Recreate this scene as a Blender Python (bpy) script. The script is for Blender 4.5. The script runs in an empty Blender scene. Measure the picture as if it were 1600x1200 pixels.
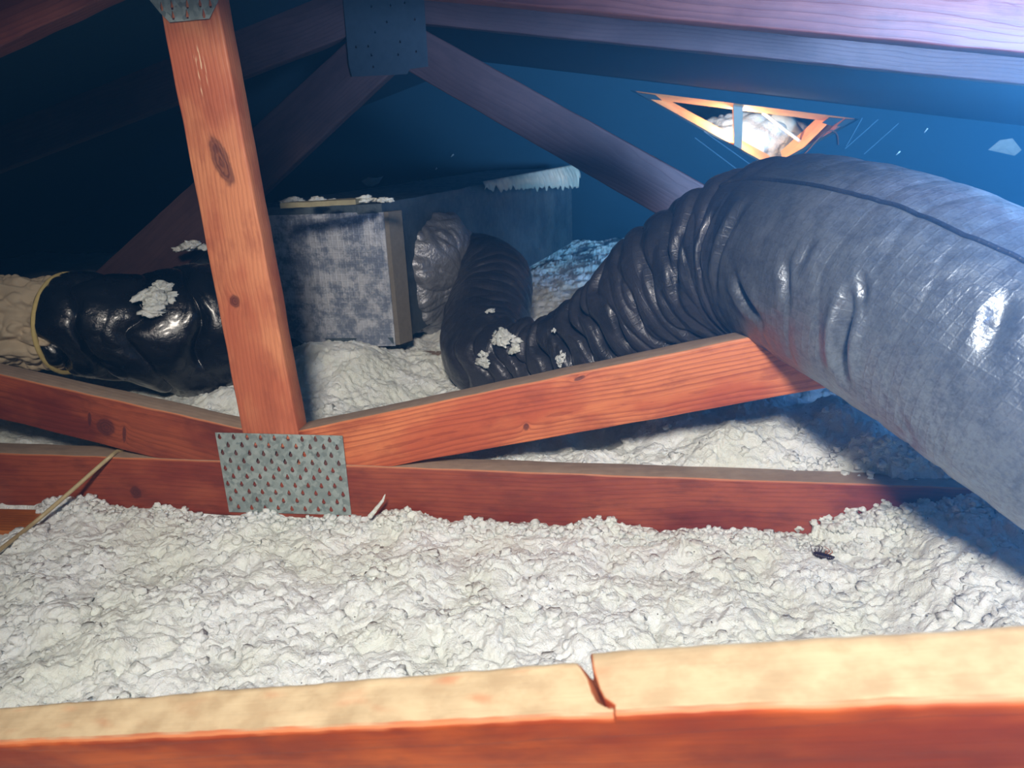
import bpy, bmesh, math, random
import numpy as np
from mathutils import Vector, Matrix

random.seed(7)
C = bpy.context.scene.collection
SC = bpy.context.scene

# ------------------------------------------------------------------ camera
F = 1170.0
PITCH, YAW, ROLL = math.radians(18), math.radians(8), math.radians(2.5)
fwd = Vector((-math.sin(YAW)*math.cos(PITCH), math.cos(YAW)*math.cos(PITCH), -math.sin(PITCH)))
r0 = Vector((math.cos(YAW), math.sin(YAW), 0))
u0 = r0.cross(fwd).normalized()
# roll: world up leans a little to the left in the picture
rgt = (r0*math.cos(ROLL) - u0*math.sin(ROLL)).normalized()
upv = rgt.cross(fwd).normalized()
cam_d = bpy.data.cameras.new('camera'); cam = bpy.data.objects.new('camera', cam_d); C.objects.link(cam)
cam_d.sensor_fit = 'HORIZONTAL'; cam_d.sensor_width = 36; cam_d.lens = F/1600*36
cam_d.clip_start = .02; cam_d.clip_end = 60
cam_d.dof.use_dof = True; cam_d.dof.focus_distance = 1.15; cam_d.dof.aperture_fstop = 13
M = Matrix((rgt, upv, -fwd)).transposed().to_4x4(); cam.matrix_world = M
SC.camera = cam

def ray(x, y): return fwd + rgt*((x-800)/F) + upv*((600-y)/F)
def at(x, y, d): return ray(x, y)*d
def on_y(x, y, Y): r = ray(x, y); return r*(Y/r.y)
def on_z(x, y, Z): r = ray(x, y); return r*(Z/r.z)
def on_plane(x, y, P, n): r = ray(x, y); return r*(P.dot(n)/r.dot(n))

# ------------------------------------------------------------------ world, light, exposure
w = bpy.data.worlds.new('world'); SC.world = w; w.use_nodes = True
w.node_tree.nodes['Background'].inputs[0].default_value = (.35, .55, 1, 1)
w.node_tree.nodes['Background'].inputs[1].default_value = .008
# thin haze added as the lens-flare veil; it scatters blue light forwards
vs = w.node_tree.nodes.new('ShaderNodeVolumeScatter')
vs.inputs['Color'].default_value = (.12, .50, 1, 1); vs.inputs['Density'].default_value = .07; vs.inputs['Anisotropy'].default_value = .65
w.node_tree.links.new(vs.outputs[0], w.node_tree.nodes['World Output'].inputs['Volume'])
SC.view_settings.view_transform = 'Standard'; SC.view_settings.look = 'None'
SC.view_settings.gamma = 1; SC.view_settings.exposure = 0
SC.view_settings.use_curve_mapping = False

def light(name, kind, loc, target, energy, color, size=.1, **kw):
    d = bpy.data.lights.new(name, kind); d.energy = energy; d.color = color
    if kind == 'AREA': d.shape = 'DISK'; d.size = size
    else: d.shadow_soft_size = size
    for k, v in kw.items(): setattr(d, k, v)
    o = bpy.data.objects.new(name, d); C.objects.link(o); o.location = loc
    dv = (Vector(target)-Vector(loc)).normalized()
    o.rotation_euler = dv.to_track_quat('-Z', 'Y').to_euler()
    return o
light('hatch_lamp', 'SPOT', (.06, -.62, .68), (.12, 1.12, -.62), 184, (1, .995, .975), .12, spot_size=math.radians(86), spot_blend=1)
light('flare_fill_spot', 'SPOT', (.95, .12, -.10), (.66, 1.25, .32), 470, (.30, .52, 1), .10, spot_size=math.radians(78), spot_blend=.9)  # added blue lamp standing in for lens flare on the chords
light('flare_fill_roof', 'SPOT', (1.45, 1.28, -.16), (1.35, 2.9, .18), 520, (.16, .50, 1), .12, spot_size=math.radians(110), spot_blend=.9)  # added blue fill, no real vent: flare tint for roof and back wall
light('flare_veil_beam', 'SPOT', (1.40, 1.20, .02), (.1, .35, .10), 1000, (.30, .60, 1), .10, spot_size=math.radians(46), spot_blend=.8)  # added unseen beam that lights the haze into a flare-like veil

# ------------------------------------------------------------------ noise (numpy)
def _hash(ix, iy, iz, seed):
    h = (ix.astype(np.int64)*374761393 + iy.astype(np.int64)*668265263 + iz.astype(np.int64)*2147483647 + seed*1274126177) & 0xffffffff
    h = ((h ^ (h >> 13))*1274126177) & 0xffffffff
    return (h ^ (h >> 16)) & 0xffff
def noise3(x, y, z, seed=0):
    x, y, z = np.broadcast_arrays(np.asarray(x, float), np.asarray(y, float), np.asarray(z, float))
    ix, iy, iz = np.floor(x), np.floor(y), np.floor(z)
    fx, fy, fz = x-ix, y-iy, z-iz
    ux, uy, uz = [f*f*f*(f*(f*6-15)+10) for f in (fx, fy, fz)]
    out = 0
    for dx in (0, 1):
        wx = ux if dx else 1-ux
        for dy in (0, 1):
            wy = uy if dy else 1-uy
            for dz in (0, 1):
                wz = uz if dz else 1-uz
                h = _hash(ix+dx, iy+dy, iz+dz, seed)
                gx = (h & 31)/15.5-1; gy = ((h >> 5) & 31)/15.5-1; gz = ((h >> 10) & 31)/15.5-1
                out = out + wx*wy*wz*(gx*(fx-dx)+gy*(fy-dy)+gz*(fz-dz))
    return out
def noise2(x, y, seed=0):
    x, y = np.broadcast_arrays(np.asarray(x, float), np.asarray(y, float))
    ix, iy = np.floor(x), np.floor(y); fx, fy = x-ix, y-iy
    ux, uy = [f*f*f*(f*(f*6-15)+10) for f in (fx, fy)]
    out = 0; zz = np.zeros_like(ix)
    for dx in (0, 1):
        wx = ux if dx else 1-ux
        for dy in (0, 1):
            wy = uy if dy else 1-uy
            h = _hash(ix+dx, iy+dy, zz, seed)
            a = h/65536.0*2*math.pi
            out = out + wx*wy*(np.cos(a)*(fx-dx)+np.sin(a)*(fy-dy))
    return out*1.4
def sstep(a, b, x):
    t = np.clip((np.asarray(x, float)-a)/(b-a), 0, 1); return t*t*(3-2*t)

# ------------------------------------------------------------------ objects
def prop(o, label=None, cat=None, group=None, kind=None):
    if label: o['label'] = label
    if cat: o['category'] = cat
    if group: o['group'] = group
    if kind: o['kind'] = kind
    return o
def empty(name, loc, label=None, cat=None, group=None):
    o = bpy.data.objects.new(name, None); C.objects.link(o); o.location = loc; o.empty_display_size = .05
    return prop(o, label, cat, group)
def link(name, me, mat, parent=None):
    o = bpy.data.objects.new(name, me); C.objects.link(o)
    if mat and not me.materials: me.materials.append(mat)
    if parent:
        o.parent = parent; o.matrix_parent_inverse = Matrix.Translation(parent.location).inverted()
    return o
def mesh_np(name, V, Q, smooth=True, uv=None):
    """V (n,3), Q (m,4) quads"""
    me = bpy.data.meshes.new(name)
    V = np.asarray(V, np.float32); Q = np.asarray(Q, np.int32)
    me.vertices.add(len(V)); me.vertices.foreach_set('co', V.ravel())
    me.loops.add(Q.size); me.loops.foreach_set('vertex_index', Q.ravel())
    me.polygons.add(len(Q)); k = Q.shape[1]
    me.polygons.foreach_set('loop_start', np.arange(len(Q), dtype=np.int32)*k)
    me.polygons.foreach_set('loop_total', np.full(len(Q), k, np.int32))
    me.update(calc_edges=True)
    if smooth: me.polygons.foreach_set('use_smooth', np.ones(len(Q), bool))
    if uv is not None:
        l = me.uv_layers.new(name='UVMap'); l.data.foreach_set('uv', np.asarray(uv, np.float32)[Q.ravel()].ravel())
    me.validate()
    return me
def mesh_py(name, V, Fs, smooth=False):
    me = bpy.data.meshes.new(name); me.from_pydata([tuple(v) for v in V], [], Fs); me.update()
    if smooth: me.polygons.foreach_set('use_smooth', [True]*len(me.polygons))
    return me
def grid_quads(n, m, wrap=False):
    """n rows, m columns"""
    i, j = np.meshgrid(np.arange(n-1), np.arange(m if wrap else m-1), indexing='ij')
    j2 = (j+1) % m
    return np.stack([i*m+j, i*m+j2, (i+1)*m+j2, (i+1)*m+j], -1).reshape(-1, 4)

# ------------------------------------------------------------------ materials
class NT:
    def __init__(s, name):
        s.m = bpy.data.materials.new(name); s.m.use_nodes = True; s.t = s.m.node_tree
        s.b = s.t.nodes['Principled BSDF']
    def n(s, typ, ins=None, **attrs):
        nd = s.t.nodes.new(typ)
        for k, v in attrs.items(): setattr(nd, k, v)
        for k, v in (ins or {}).items(): s.set(nd.inputs[k], v)
        return nd
    def set(s, sock, v):
        if isinstance(v, bpy.types.NodeSocket): s.t.links.new(v, sock)
        elif isinstance(v, bpy.types.Node): s.t.links.new(v.outputs[0], sock)
        else: sock.default_value = v
    def math(s, op, a, b=None, c=None):
        ins = {0: a}
        if b is not None: ins[1] = b
        if c is not None: ins[2] = c
        return s.n('ShaderNodeMath', ins, operation=op).outputs[0]
    def mix(s, f, a, b, blend='MIX'):
        nd = s.n('ShaderNodeMix', data_type='RGBA', blend_type=blend)
        s.set(nd.inputs[0], f); s.set(nd.inputs[6], a); s.set(nd.inputs[7], b)
        return nd.outputs[2]
    def noise(s, vec, scale, detail=3, rough=.5, dist=0):
        return s.n('ShaderNodeTexNoise', {'Vector': vec, 'Scale': scale, 'Detail': detail, 'Roughness': rough, 'Distortion': dist}).outputs[0]
    def mapr(s, v, a, b, c=0., d=1., smooth=True):
        nd = s.n('ShaderNodeMapRange', {0: v, 1: a, 2: b, 3: c, 4: d}); nd.interpolation_type = 'SMOOTHSTEP' if smooth else 'LINEAR'
        return nd.outputs[0]
    def vmul(s, v, t): return s.n('ShaderNodeVectorMath', {0: v, 1: t}, operation='MULTIPLY').outputs[0]
    def vadd(s, v, t): return s.n('ShaderNodeVectorMath', {0: v, 1: t}, operation='ADD').outputs[0]
    def bump(s, h, strength=.3, dist=.001, normal=None):
        ins = {'Height': h, 'Strength': strength, 'Distance': dist}
        if normal is not None: ins['Normal'] = normal
        return s.n('ShaderNodeBump', ins).outputs[0]
    def out(s, **kw):
        for k, v in kw.items(): s.set(s.b.inputs[k.replace('_', ' ')], v)
        return s.m
def rgb(r, g, b):
    f = lambda c: c/255/12.92 if c/255 <= .04045 else ((c/255+.055)/1.055)**2.4
    return (f(r), f(g), f(b), 1)

def wood(name, light_c, dark_c, stain_c, seed=0, heart=(.03, 0., 0.), freq=260, knots=(), dust=.0, dust_c=None,
         ringmix=.55, wob=.03, scar=None, rough=.55, topc=None):
    t = NT(name)
    co = t.n('ShaderNodeTexCoord').outputs['Object']
    p = t.vadd(co, (seed*3.1, seed*1.7, seed*2.3))
    sep = t.n('ShaderNodeSeparateXYZ', {0: co})
    X, Y, Z = sep.outputs
    low = t.noise(t.vmul(p, (2.2, 5, 7)), 1., 2, .5)
    mid = t.noise(t.vmul(p, (14, 60, 60)), 1., 3, .6)
    zz = t.math('ADD', t.math('SUBTRACT', Z, heart[1]), t.math('MULTIPLY', t.math('SUBTRACT', low, .5), wob*2))
    zz = t.math('ADD', zz, t.math('MULTIPLY', X, heart[2]))
    yy = t.math('ADD', Y, heart[0])
    r = t.math('SQRT', t.math('ADD', t.math('MULTIPLY', yy, yy), t.math('MULTIPLY', zz, zz)))
    r = t.math('ADD', r, t.math('MULTIPLY', mid, .0035))
    kn = None
    warpn = t.noise(t.vmul(p, (30, 30, 30)), 1., 3, .6)
    for (kx, kz, a, b, skew) in knots:
        dx = t.math('SUBTRACT', X, kx); dz = t.math('SUBTRACT', t.math('SUBTRACT', Z, kz), t.math('MULTIPLY', dx, skew))
        e = t.math('SQRT', t.math('ADD', t.math('POWER', t.math('ABSOLUTE', t.math('DIVIDE', dx, a)), 2.), t.math('POWER', t.math('ABSOLUTE', t.math('DIVIDE', dz, b)), 2.)))
        e = t.math('ADD', e, t.math('MULTIPLY', t.math('SUBTRACT', warpn, .5), 1.3))
        g = t.math('DIVIDE', .010, t.math('ADD', t.math('MULTIPLY', e, e), .7))
        r = t.math('ADD', r, g)
        k = t.math('MULTIPLY', t.mapr(e, 1.25, .7), t.math('ADD', .86, t.math('MULTIPLY', .12, t.math('SINE', t.math('MULTIPLY', e, 16.)))))
        kn = k if kn is None else t.math('MAXIMUM', kn, k)
    fr = t.math('FRACT', t.math('MULTIPLY', r, freq/1.6))
    ring = t.math('MULTIPLY', t.mapr(fr, .35, .88), t.mapr(fr, 1., .93))
    fib = t.noise(t.vmul(p, (9, 420, 420)), 1., 3, .65)
    stain = t.noise(t.vmul(p, (5, 11, 11)), 1., 4, .6)
    blot = t.noise(t.vmul(p, (16, 34, 34)), 1., 5, .65)
    c = t.mix(t.mapr(stain, .38, .62), light_c, stain_c)
    c = t.mix(t.math('MULTIPLY', ring, ringmix), c, dark_c)
    c = t.mix(t.math('MULTIPLY', t.mapr(fib, .45, .75), .35), c, dark_c)
    c = t.mix(t.math('MULTIPLY', t.mapr(blot, .46, .72), .5), c, dark_c)
    if kn is not None:
        c = t.mix(t.math('MULTIPLY', kn, .88), c, rgb(70, 28, 32))
    if scar:
        sx, sz, a, b = scar
        e = t.math('ADD', t.math('POWER', t.math('ABSOLUTE', t.math('DIVIDE', t.math('SUBTRACT', X, sx), a)), 2.), t.math('POWER', t.math('ABSOLUTE', t.math('DIVIDE', t.math('SUBTRACT', Z, sz), b)), 2.))
        sn = t.noise(t.vmul(p, (30, 10, 330)), 1., 2, .5)
        k = t.math('MULTIPLY', t.mapr(e, 1.1, .6), t.mapr(sn, .56, .62))
        c = t.mix(k, c, rgb(235, 195, 160))
    hgt = t.math('ADD', t.math('MULTIPLY', fib, .6), t.math('MULTIPLY', ring, -.5))
    rgh = rough
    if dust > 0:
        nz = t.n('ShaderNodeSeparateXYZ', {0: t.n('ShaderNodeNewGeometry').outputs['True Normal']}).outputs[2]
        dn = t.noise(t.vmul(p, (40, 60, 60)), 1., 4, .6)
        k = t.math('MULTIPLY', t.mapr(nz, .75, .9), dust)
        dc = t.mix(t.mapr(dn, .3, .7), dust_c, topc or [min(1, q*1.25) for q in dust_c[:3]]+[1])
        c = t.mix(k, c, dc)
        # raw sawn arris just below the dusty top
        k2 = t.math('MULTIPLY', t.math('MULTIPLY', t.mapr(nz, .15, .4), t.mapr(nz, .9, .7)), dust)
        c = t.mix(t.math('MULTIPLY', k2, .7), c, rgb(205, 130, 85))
    return t.out(Base_Color=c, Roughness=rgh, Normal=t.bump(hgt, .35, .0012))

def plain(name, color, rough=.6, metal=0, nscale=40, amt=.25, bump=.2, bscale=None, bdist=.001):
    t = NT(name); co = t.n('ShaderNodeTexCoord').outputs['Object']
    n = t.noise(co, nscale, 4, .6)
    c = t.mix(n, [q*(1-amt) for q in color[:3]]+[1], [min(1, q*(1+amt)) for q in color[:3]]+[1])
    return t.out(Base_Color=c, Roughness=rough, Metallic=metal, Normal=t.bump(t.noise(co, bscale or nscale*3, 4, .6), bump, bdist))

def insulation_mat():
    t = NT('white_loose_insulation'); co = t.n('ShaderNodeNewGeometry').outputs['Position']
    a = t.noise(co, 7, 4, .6); b = t.noise(co, 60, 5, .65, .5)
    c = t.mix(t.mapr(a, .35, .65), rgb(243, 247, 247), rgb(234, 238, 230))
    c = t.mix(t.math('MULTIPLY', t.mapr(b, .55, .8), .3), c, rgb(190, 176, 160))
    sp = t.n('ShaderNodeTexVoronoi', {'Vector': co, 'Scale': 55}).outputs[0]
    c = t.mix(t.math('MULTIPLY', t.mapr(sp, .07, .04), .85), c, rgb(60, 40, 30))
    h = t.noise(co, 300, 5, .75, 1.)
    cr = t.math('ABSOLUTE', t.math('SUBTRACT', t.noise(co, 55, 4, .6, 1.2), .5))
    cr2 = t.math('ABSOLUTE', t.math('SUBTRACT', t.noise(co, 130, 3, .6, 1.), .5))
    c = t.mix(t.math('MULTIPLY', t.mapr(cr, .03, .0), .12), c, rgb(150, 138, 124))  # crease shading put into the colour along the bumped creases
    nrm = t.bump(t.math('MINIMUM', cr, .12), .5, .018); nrm = t.bump(t.math('MINIMUM', cr2, .12), .4, .007, nrm); nrm = t.bump(h, .6, .0028, nrm)
    return t.out(Base_Color=c, Roughness=.95, Normal=nrm, Specular_IOR_Level=.1, Subsurface_Weight=.4, Subsurface_Radius=(1., .9, .8), Subsurface_Scale=.006)

def galv(name):
    t = NT(name); co = t.n('ShaderNodeTexCoord').outputs['Object']
    v = t.n('ShaderNodeTexVoronoi', {'Vector': co, 'Scale': 160}).outputs['Color']
    n = t.noise(co, 60, 4, .6)
    v = t.n('ShaderNodeSeparateXYZ', {0: v}).outputs[0]
    c = t.mix(t.math('ADD', t.math('MULTIPLY', v, .5), t.math('MULTIPLY', n, .5)), rgb(120, 135, 136), rgb(196, 208, 205))
    return t.out(Base_Color=c, Roughness=t.mapr(v, 0, 1, .42, .6), Metallic=.55, Normal=t.bump(n, .1, .001))

def jacket(name, base, alt, rough=.3, metal=.2, grid=0, silver=None, sgrad=(0, 1), dirt=.3, coat=0.):
    """plastic or foil duct jacket; UV.x metres along the duct, UV.y metres around"""
    t = NT(name); tc = t.n('ShaderNodeTexCoord'); co = tc.outputs['Object']; uv = tc.outputs['UV']
    n = t.noise(co, 9, 4, .6); n2 = t.noise(co, 45, 4, .65); n3 = t.noise(co, 160, 4, .7)
    c = t.mix(t.mapr(n, .35, .65), base, alt)
    s = None
    h = t.math('MULTIPLY', n3, .6)
    h = t.math('ADD', h, n2)
    if grid:
        su = t.n('ShaderNodeSeparateXYZ', {0: t.vadd(uv, t.vmul(t.n('ShaderNodeTexNoise', {'Vector': co, 'Scale': 25}).outputs[1], (.004, .004, 0)))})
        gx = t.math('PINGPONG', t.math('MULTIPLY', su.outputs[0], grid), .5)
        gy = t.math('PINGPONG', t.math('MULTIPLY', su.outputs[1], grid), .5)
        g = t.math('MAXIMUM', t.mapr(gx, .16, .0), t.mapr(gy, .16, .0))
        h = t.math('ADD', h, t.math('MULTIPLY', g, .16))
    met = metal; rg = t.mapr(n2, .3, .7, rough*.8, min(1, rough*1.35))
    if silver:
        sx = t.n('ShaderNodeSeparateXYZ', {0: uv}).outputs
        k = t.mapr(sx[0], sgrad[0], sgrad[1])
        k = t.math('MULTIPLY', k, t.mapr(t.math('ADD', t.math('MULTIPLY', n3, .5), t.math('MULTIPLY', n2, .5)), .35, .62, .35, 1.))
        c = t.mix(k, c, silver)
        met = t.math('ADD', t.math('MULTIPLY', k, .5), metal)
    d = t.math('MULTIPLY', t.mapr(t.noise(co, 70, 5, .75), .56, .75), dirt)
    c = t.mix(d, c, rgb(160, 160, 150))
    return t.out(Base_Color=c, Roughness=rg, Metallic=met, Normal=t.bump(h, .45, .003), Coat_Weight=coat, Coat_Roughness=.15)

MI = insulation_mat()
MG = galv('galvanised_steel')
RED_L, RED_D, RED_S = rgb(205, 112, 72), rgb(120, 48, 32), rgb(172, 80, 52)
DUST = rgb(150, 128, 110)

def roof_mat(name, c1, c2):
    t = NT(name); co = t.n('ShaderNodeNewGeometry').outputs['Position']
    n = t.noise(co, 2.5, 4, .6); n2 = t.noise(t.vmul(co, (3, 30, 30)), 3, 4, .6)
    c = t.mix(n, c1, c2)
    return t.out(Base_Color=c, Roughness=.85, Normal=t.bump(n2, .3, .003), Specular_IOR_Level=.2)
MROOF = roof_mat('flare_tinted_roof_underlay', rgb(26, 52, 66), rgb(34, 64, 80))  # black felt, its colour tinted blue to carry the flare veil

# ------------------------------------------------------------------ timber members
def member(name, quad, Y, thick, mat, parent, off=0., nseg=60, bev=.003, label=None, warp=.0008):
    """quad: pixels TL, TR, BR, BL of the face that looks at us, in the plane y=Y"""
    P = [on_y(px, py, Y) for px, py in quad]
    a = (P[0]+P[3])/2; b = (P[1]+P[2])/2
    ex = (b-a).normalized(); ey = Vector((0, 1, 0)); ez = ex.cross(ey).normalized()
    if ez.z < 0 and abs(ez.z) > .5: ez = -ez; 
    R = Matrix((ex, ey, ez)).transposed().to_4x4()
    R.translation = a
    Ri = R.inverted(); L = [Ri @ p for p in P]
    top = (L[0], L[1]); bot = (L[3], L[2])
    if L[0].z < L[3].z: top, bot = bot, top
    ring = []
    # loop starting bottom front going up the front, over the top, down the back
    y0, y1 = off, off+thick
    def corner(sy, sz):
        pts = []
        for k in range(4):
            an = math.pi/2*k/3
            pts.append((an,))
        return pts
    V = []
    for i in range(nseg+1):
        t = i/nseg
        xt = top[0].x*(1-t)+top[1].x*t; xb = bot[0].x*(1-t)+bot[1].x*t
        zt = top[0].z*(1-t)+top[1].z*t; zb = bot[0].z*(1-t)+bot[1].z*t
        pr = []
        for (cy, cz, a0) in ((y0+bev, zb+bev, 1.5*math.pi), (y0+bev, zt-bev, math.pi), (y1-bev, zt-bev, .5*math.pi), (y1-bev, zb+bev, 0.)):
            for k in range(4):
                an = a0 - math.pi/2*k/3
                pr.append((cy+bev*math.cos(an), cz+bev*math.sin(an)))
        for (yy, zz) in pr:
            f = (zz-zb)/(zt-zb)
            V.append((xb*(1-f)+xt*f, yy, zz))
    V = np.array(V); m = 16
    V[:, 2] += warp*noise3(V[:, 0]*18, V[:, 1]*30, V[:, 2]*30, 3)*2
    V[:, 1] += warp*noise3(V[:, 0]*18, V[:, 1]*30, V[:, 2]*30, 5)*2
    Q = [tuple(q) for q in grid_quads(nseg+1, m, True)]
    Q = [q[::-1] for q in Q]
    me = mesh_py(name, V, Q+[tuple(range(m)), tuple(range(nseg*m+m-1, nseg*m-1, -1))], True)
    bm = bmesh.new(); bm.from_mesh(me); bmesh.ops.recalc_face_normals(bm, faces=bm.faces); bm.to_mesh(me); bm.free()
    me.materials.append(mat)
    o = bpy.data.objects.new(name, me); C.objects.link(o)
    o.parent = parent; o.matrix_parent_inverse = Matrix.Identity(4)
    o.matrix_basis = Matrix.Translation(-parent.location) @ R
    if label: o['label'] = label
    return o, R

Y1, Y2 = 1.04, 1.72
def local(R, px, py, Y): p = R.inverted() @ on_y(px, py, Y); return p.x, p.z
def frameof(quad, Y):
    P = [on_y(px, py, Y) for px, py in quad]; a = (P[0]+P[3])/2; b = (P[1]+P[2])/2
    ex = (b-a).normalized(); ey = Vector((0, 1, 0)); ez = ex.cross(ey).normalized()
    if ez.z < 0 and abs(ez.z) > .5: ez = -ez
    R = Matrix((ex, ey, ez)).transposed().to_4x4(); R.translation = a
    return R

T1 = empty('roof_truss', on_y(440, 760, Y1), 'red-brown timber roof truss with the lit upright post and studded steel plate', 'roof truss', 'timber roof trusses')
# post: length runs downwards, quad given as (top-left, bottom-left, bottom-right, top-right) so that X is along the post
q_post = [(235, -60), (384, 706), (471, 706), (327, -60)]
Rp = frameof(q_post, Y1)
kn = []
for (px, py, a, b, sk) in ((344, 250, .036, .013, .22), (367, 470, .010, .008, 0)):
    x, z = local(Rp, px, py, Y1); kn.append((x, z, a, b, sk))
sx, sz = local(Rp, 313, 112, Y1)
mpost = wood('post_wood', rgb(216, 138, 96), rgb(150, 76, 52), rgb(190, 104, 72), 1, (.05, .085, .02), 300, kn, ringmix=.24, wob=.016, scar=(sx, sz, .034, .009))
member('king_post', q_post, Y1, .038, mpost, T1, off=.0005)
q = [(465, 674), (1430, 474), (1430, 583), (465, 757)]
R = frameof(q, Y1); kn = []
for (px, py, a, b, sk) in ((822, 668, .005, .006, .3), (905, 592, .008, .003, .2)):
    x, z = local(R, px, py, Y1); kn.append((x, z, a, b, sk))
hx, hz = local(R, 900, 640, Y1)
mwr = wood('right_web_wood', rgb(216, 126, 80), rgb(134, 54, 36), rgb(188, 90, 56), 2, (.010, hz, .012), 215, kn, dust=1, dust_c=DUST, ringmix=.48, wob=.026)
member('web', q, Y1, .042, mwr, T1, off=.003)
q = [(-140, 555), (400, 676), (400, 757), (-140, 622)]
R = frameof(q, Y1); x, z = local(R, 165, 668, Y1); x2, z2 = local(R, 140, 660, Y1)
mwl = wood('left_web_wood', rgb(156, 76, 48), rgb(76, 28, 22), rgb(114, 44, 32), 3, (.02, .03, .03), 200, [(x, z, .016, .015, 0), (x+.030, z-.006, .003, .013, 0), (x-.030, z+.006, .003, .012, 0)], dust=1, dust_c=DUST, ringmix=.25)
member('web', q, Y1, .042, mwl, T1, off=.003)
q = [(-140, 703), (1640, 767), (1640, 862), (-140, 783)]
R = frameof(q, Y1); x, z = local(R, 212, 770, Y1); x2, z2 = local(R, 1210, 830, Y1)
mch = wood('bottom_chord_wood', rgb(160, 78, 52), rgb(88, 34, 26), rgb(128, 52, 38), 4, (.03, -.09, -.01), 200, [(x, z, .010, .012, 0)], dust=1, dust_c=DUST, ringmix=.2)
member('bottom_chord', q, Y1, .045, mch, T1, nseg=120)
mtc = wood('top_chord_wood', rgb(130, 74, 64), rgb(84, 40, 38), rgb(110, 56, 50), 5, (.04, .02, 0), 260, ringmix=.4)
member('top_chord', [(285, -150), (1800, -4), (1800, 102), (285, -43)], Y1, .04, mtc, T1, off=.001)
member('top_chord', [(-140, 22), (285, -172), (285, -62), (-140, 137)], Y1, .04, mtc, T1, off=.001)

# nail plates -------------------------------------------------------
MG2 = plain('dull_blue_grey_steel', rgb(62, 74, 82), .6, .4, 60, .3, .1)
def nail_plate(outline_px, Y, holes, parent, label=None, thick=.0013, front=.0022, hole=(.0033, .0048), teeth=True, mat=None):
    """holes: list of (px, py). built in the plane y = Y-front"""
    Yp = Y-front
    O = [on_y(px, py, Yp) for px, py in outline_px]
    bm = bmesh.new(); edges = []
    def loop(pts):
        vs = [bm.verts.new(p) for p in pts]
        for i in range(len(vs)): edges.append(bm.edges.new((vs[i], vs[(i+1) % len(vs)])))
    loop(O)
    H = []
    hw, hh = hole
    for (px, py) in holes:
        c = on_y(px, py, Yp); H.append(c)
        loop([c+Vector((-hw, 0, -hh*.35)), c+Vector((-hw*.55, 0, -hh)), c+Vector((hw*.55, 0, -hh)), c+Vector((hw, 0, -hh*.35)), c+Vector((hw*.2, 0, hh)), c+Vector((-hw*.2, 0, hh))])
    bmesh.ops.triangle_fill(bm, use_beauty=True, edges=edges, normal=(0, -1, 0))
    bmesh.ops.recalc_face_normals(bm, faces=bm.faces)
    bm.normal_update()
    if sum(f.normal.y for f in bm.faces) > 0: bmesh.ops.reverse_faces(bm, faces=bm.faces)
    ret = bmesh.ops.extrude_face_region(bm, geom=bm.faces[:])
    for v in [g for g in ret['geom'] if isinstance(g, bmesh.types.BMVert)]: v.co.y += thick
    bmesh.ops.recalc_face_normals(bm, faces=bm.faces)
    me = bpy.data.meshes.new('gusset_plate'); bm.to_mesh(me); bm.free()
    o = link('gusset_plate', me, mat or MG, parent)
    if label: o['label'] = label
    if teeth and H:
        V, Fs = [], []
        for k, c in enumerate(H):
            if random.random() < .15: continue
            b = len(V); s = hw
            lo = random.uniform(.1, .9)*hh
            V += [c+Vector((-s*1.1, .0003, -hh*1.05)), c+Vector((s*1.1, .0003, -hh*1.05)), c+Vector((s*.7, .0055, lo-hh*.3)), c+Vector((0, .0065, lo)), c+Vector((-s*.7, .0055, lo-hh*.3)),
                  c+Vector((-s*1.1, .0013, -hh*1.3)), c+Vector((s*1.1, .0013, -hh*1.3))]
            Fs += [(b, b+1, b+2, b+3, b+4), (b, b+5, b+6, b+1)]
        tm = link('teeth', mesh_py('teeth', V, Fs), MT, o); tm.matrix_parent_inverse = Matrix.Identity(4)
        tm['kind'] = 'stuff'; tm.location = -parent.location; tm.location = (0, 0, 0)
    return o
MT = plain('shaded_rusty_tooth_steel', rgb(96, 62, 56), .7, .3, 80)  # slot shadow is put into this rusty tooth colour
corners = [(336, 676), (535, 681), (549, 805), (358, 800)]
def bil(u, v):
    a = Vector(corners[0]).lerp(Vector(corners[1]), u); b = Vector(corners[3]).lerp(Vector(corners[2]), u); return a.lerp(b, v)
hl = []
for rI in range(10):
    for k in range(9):
        u = (.03 if rI % 2 == 0 else .085)+k*.108+random.uniform(-.003, .003); v = .05+rI*.098+.0*k+random.uniform(-.004, .004)
        if u < .985: p = bil(u, v); hl.append((p.x, p.y))
nail_plate(corners, Y1, hl, T1, 'galvanised toothed steel plate at the foot of the post')
hl3 = [(252, 10), (268, 8), (292, 6), (312, 4), (328, 5), (270, 24), (292, 22), (318, 21), (262, -12), (286, -14), (310, -16), (280, -32), (304, -34)]
nail_plate([(222, -70), (348, -70), (340, 2), (327, 29), (265, 35), (250, 20), (232, -2)], Y1, hl3, T1, 'galvanised toothed steel plate at the head of the post', hole=(.0024, .0056))

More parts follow.
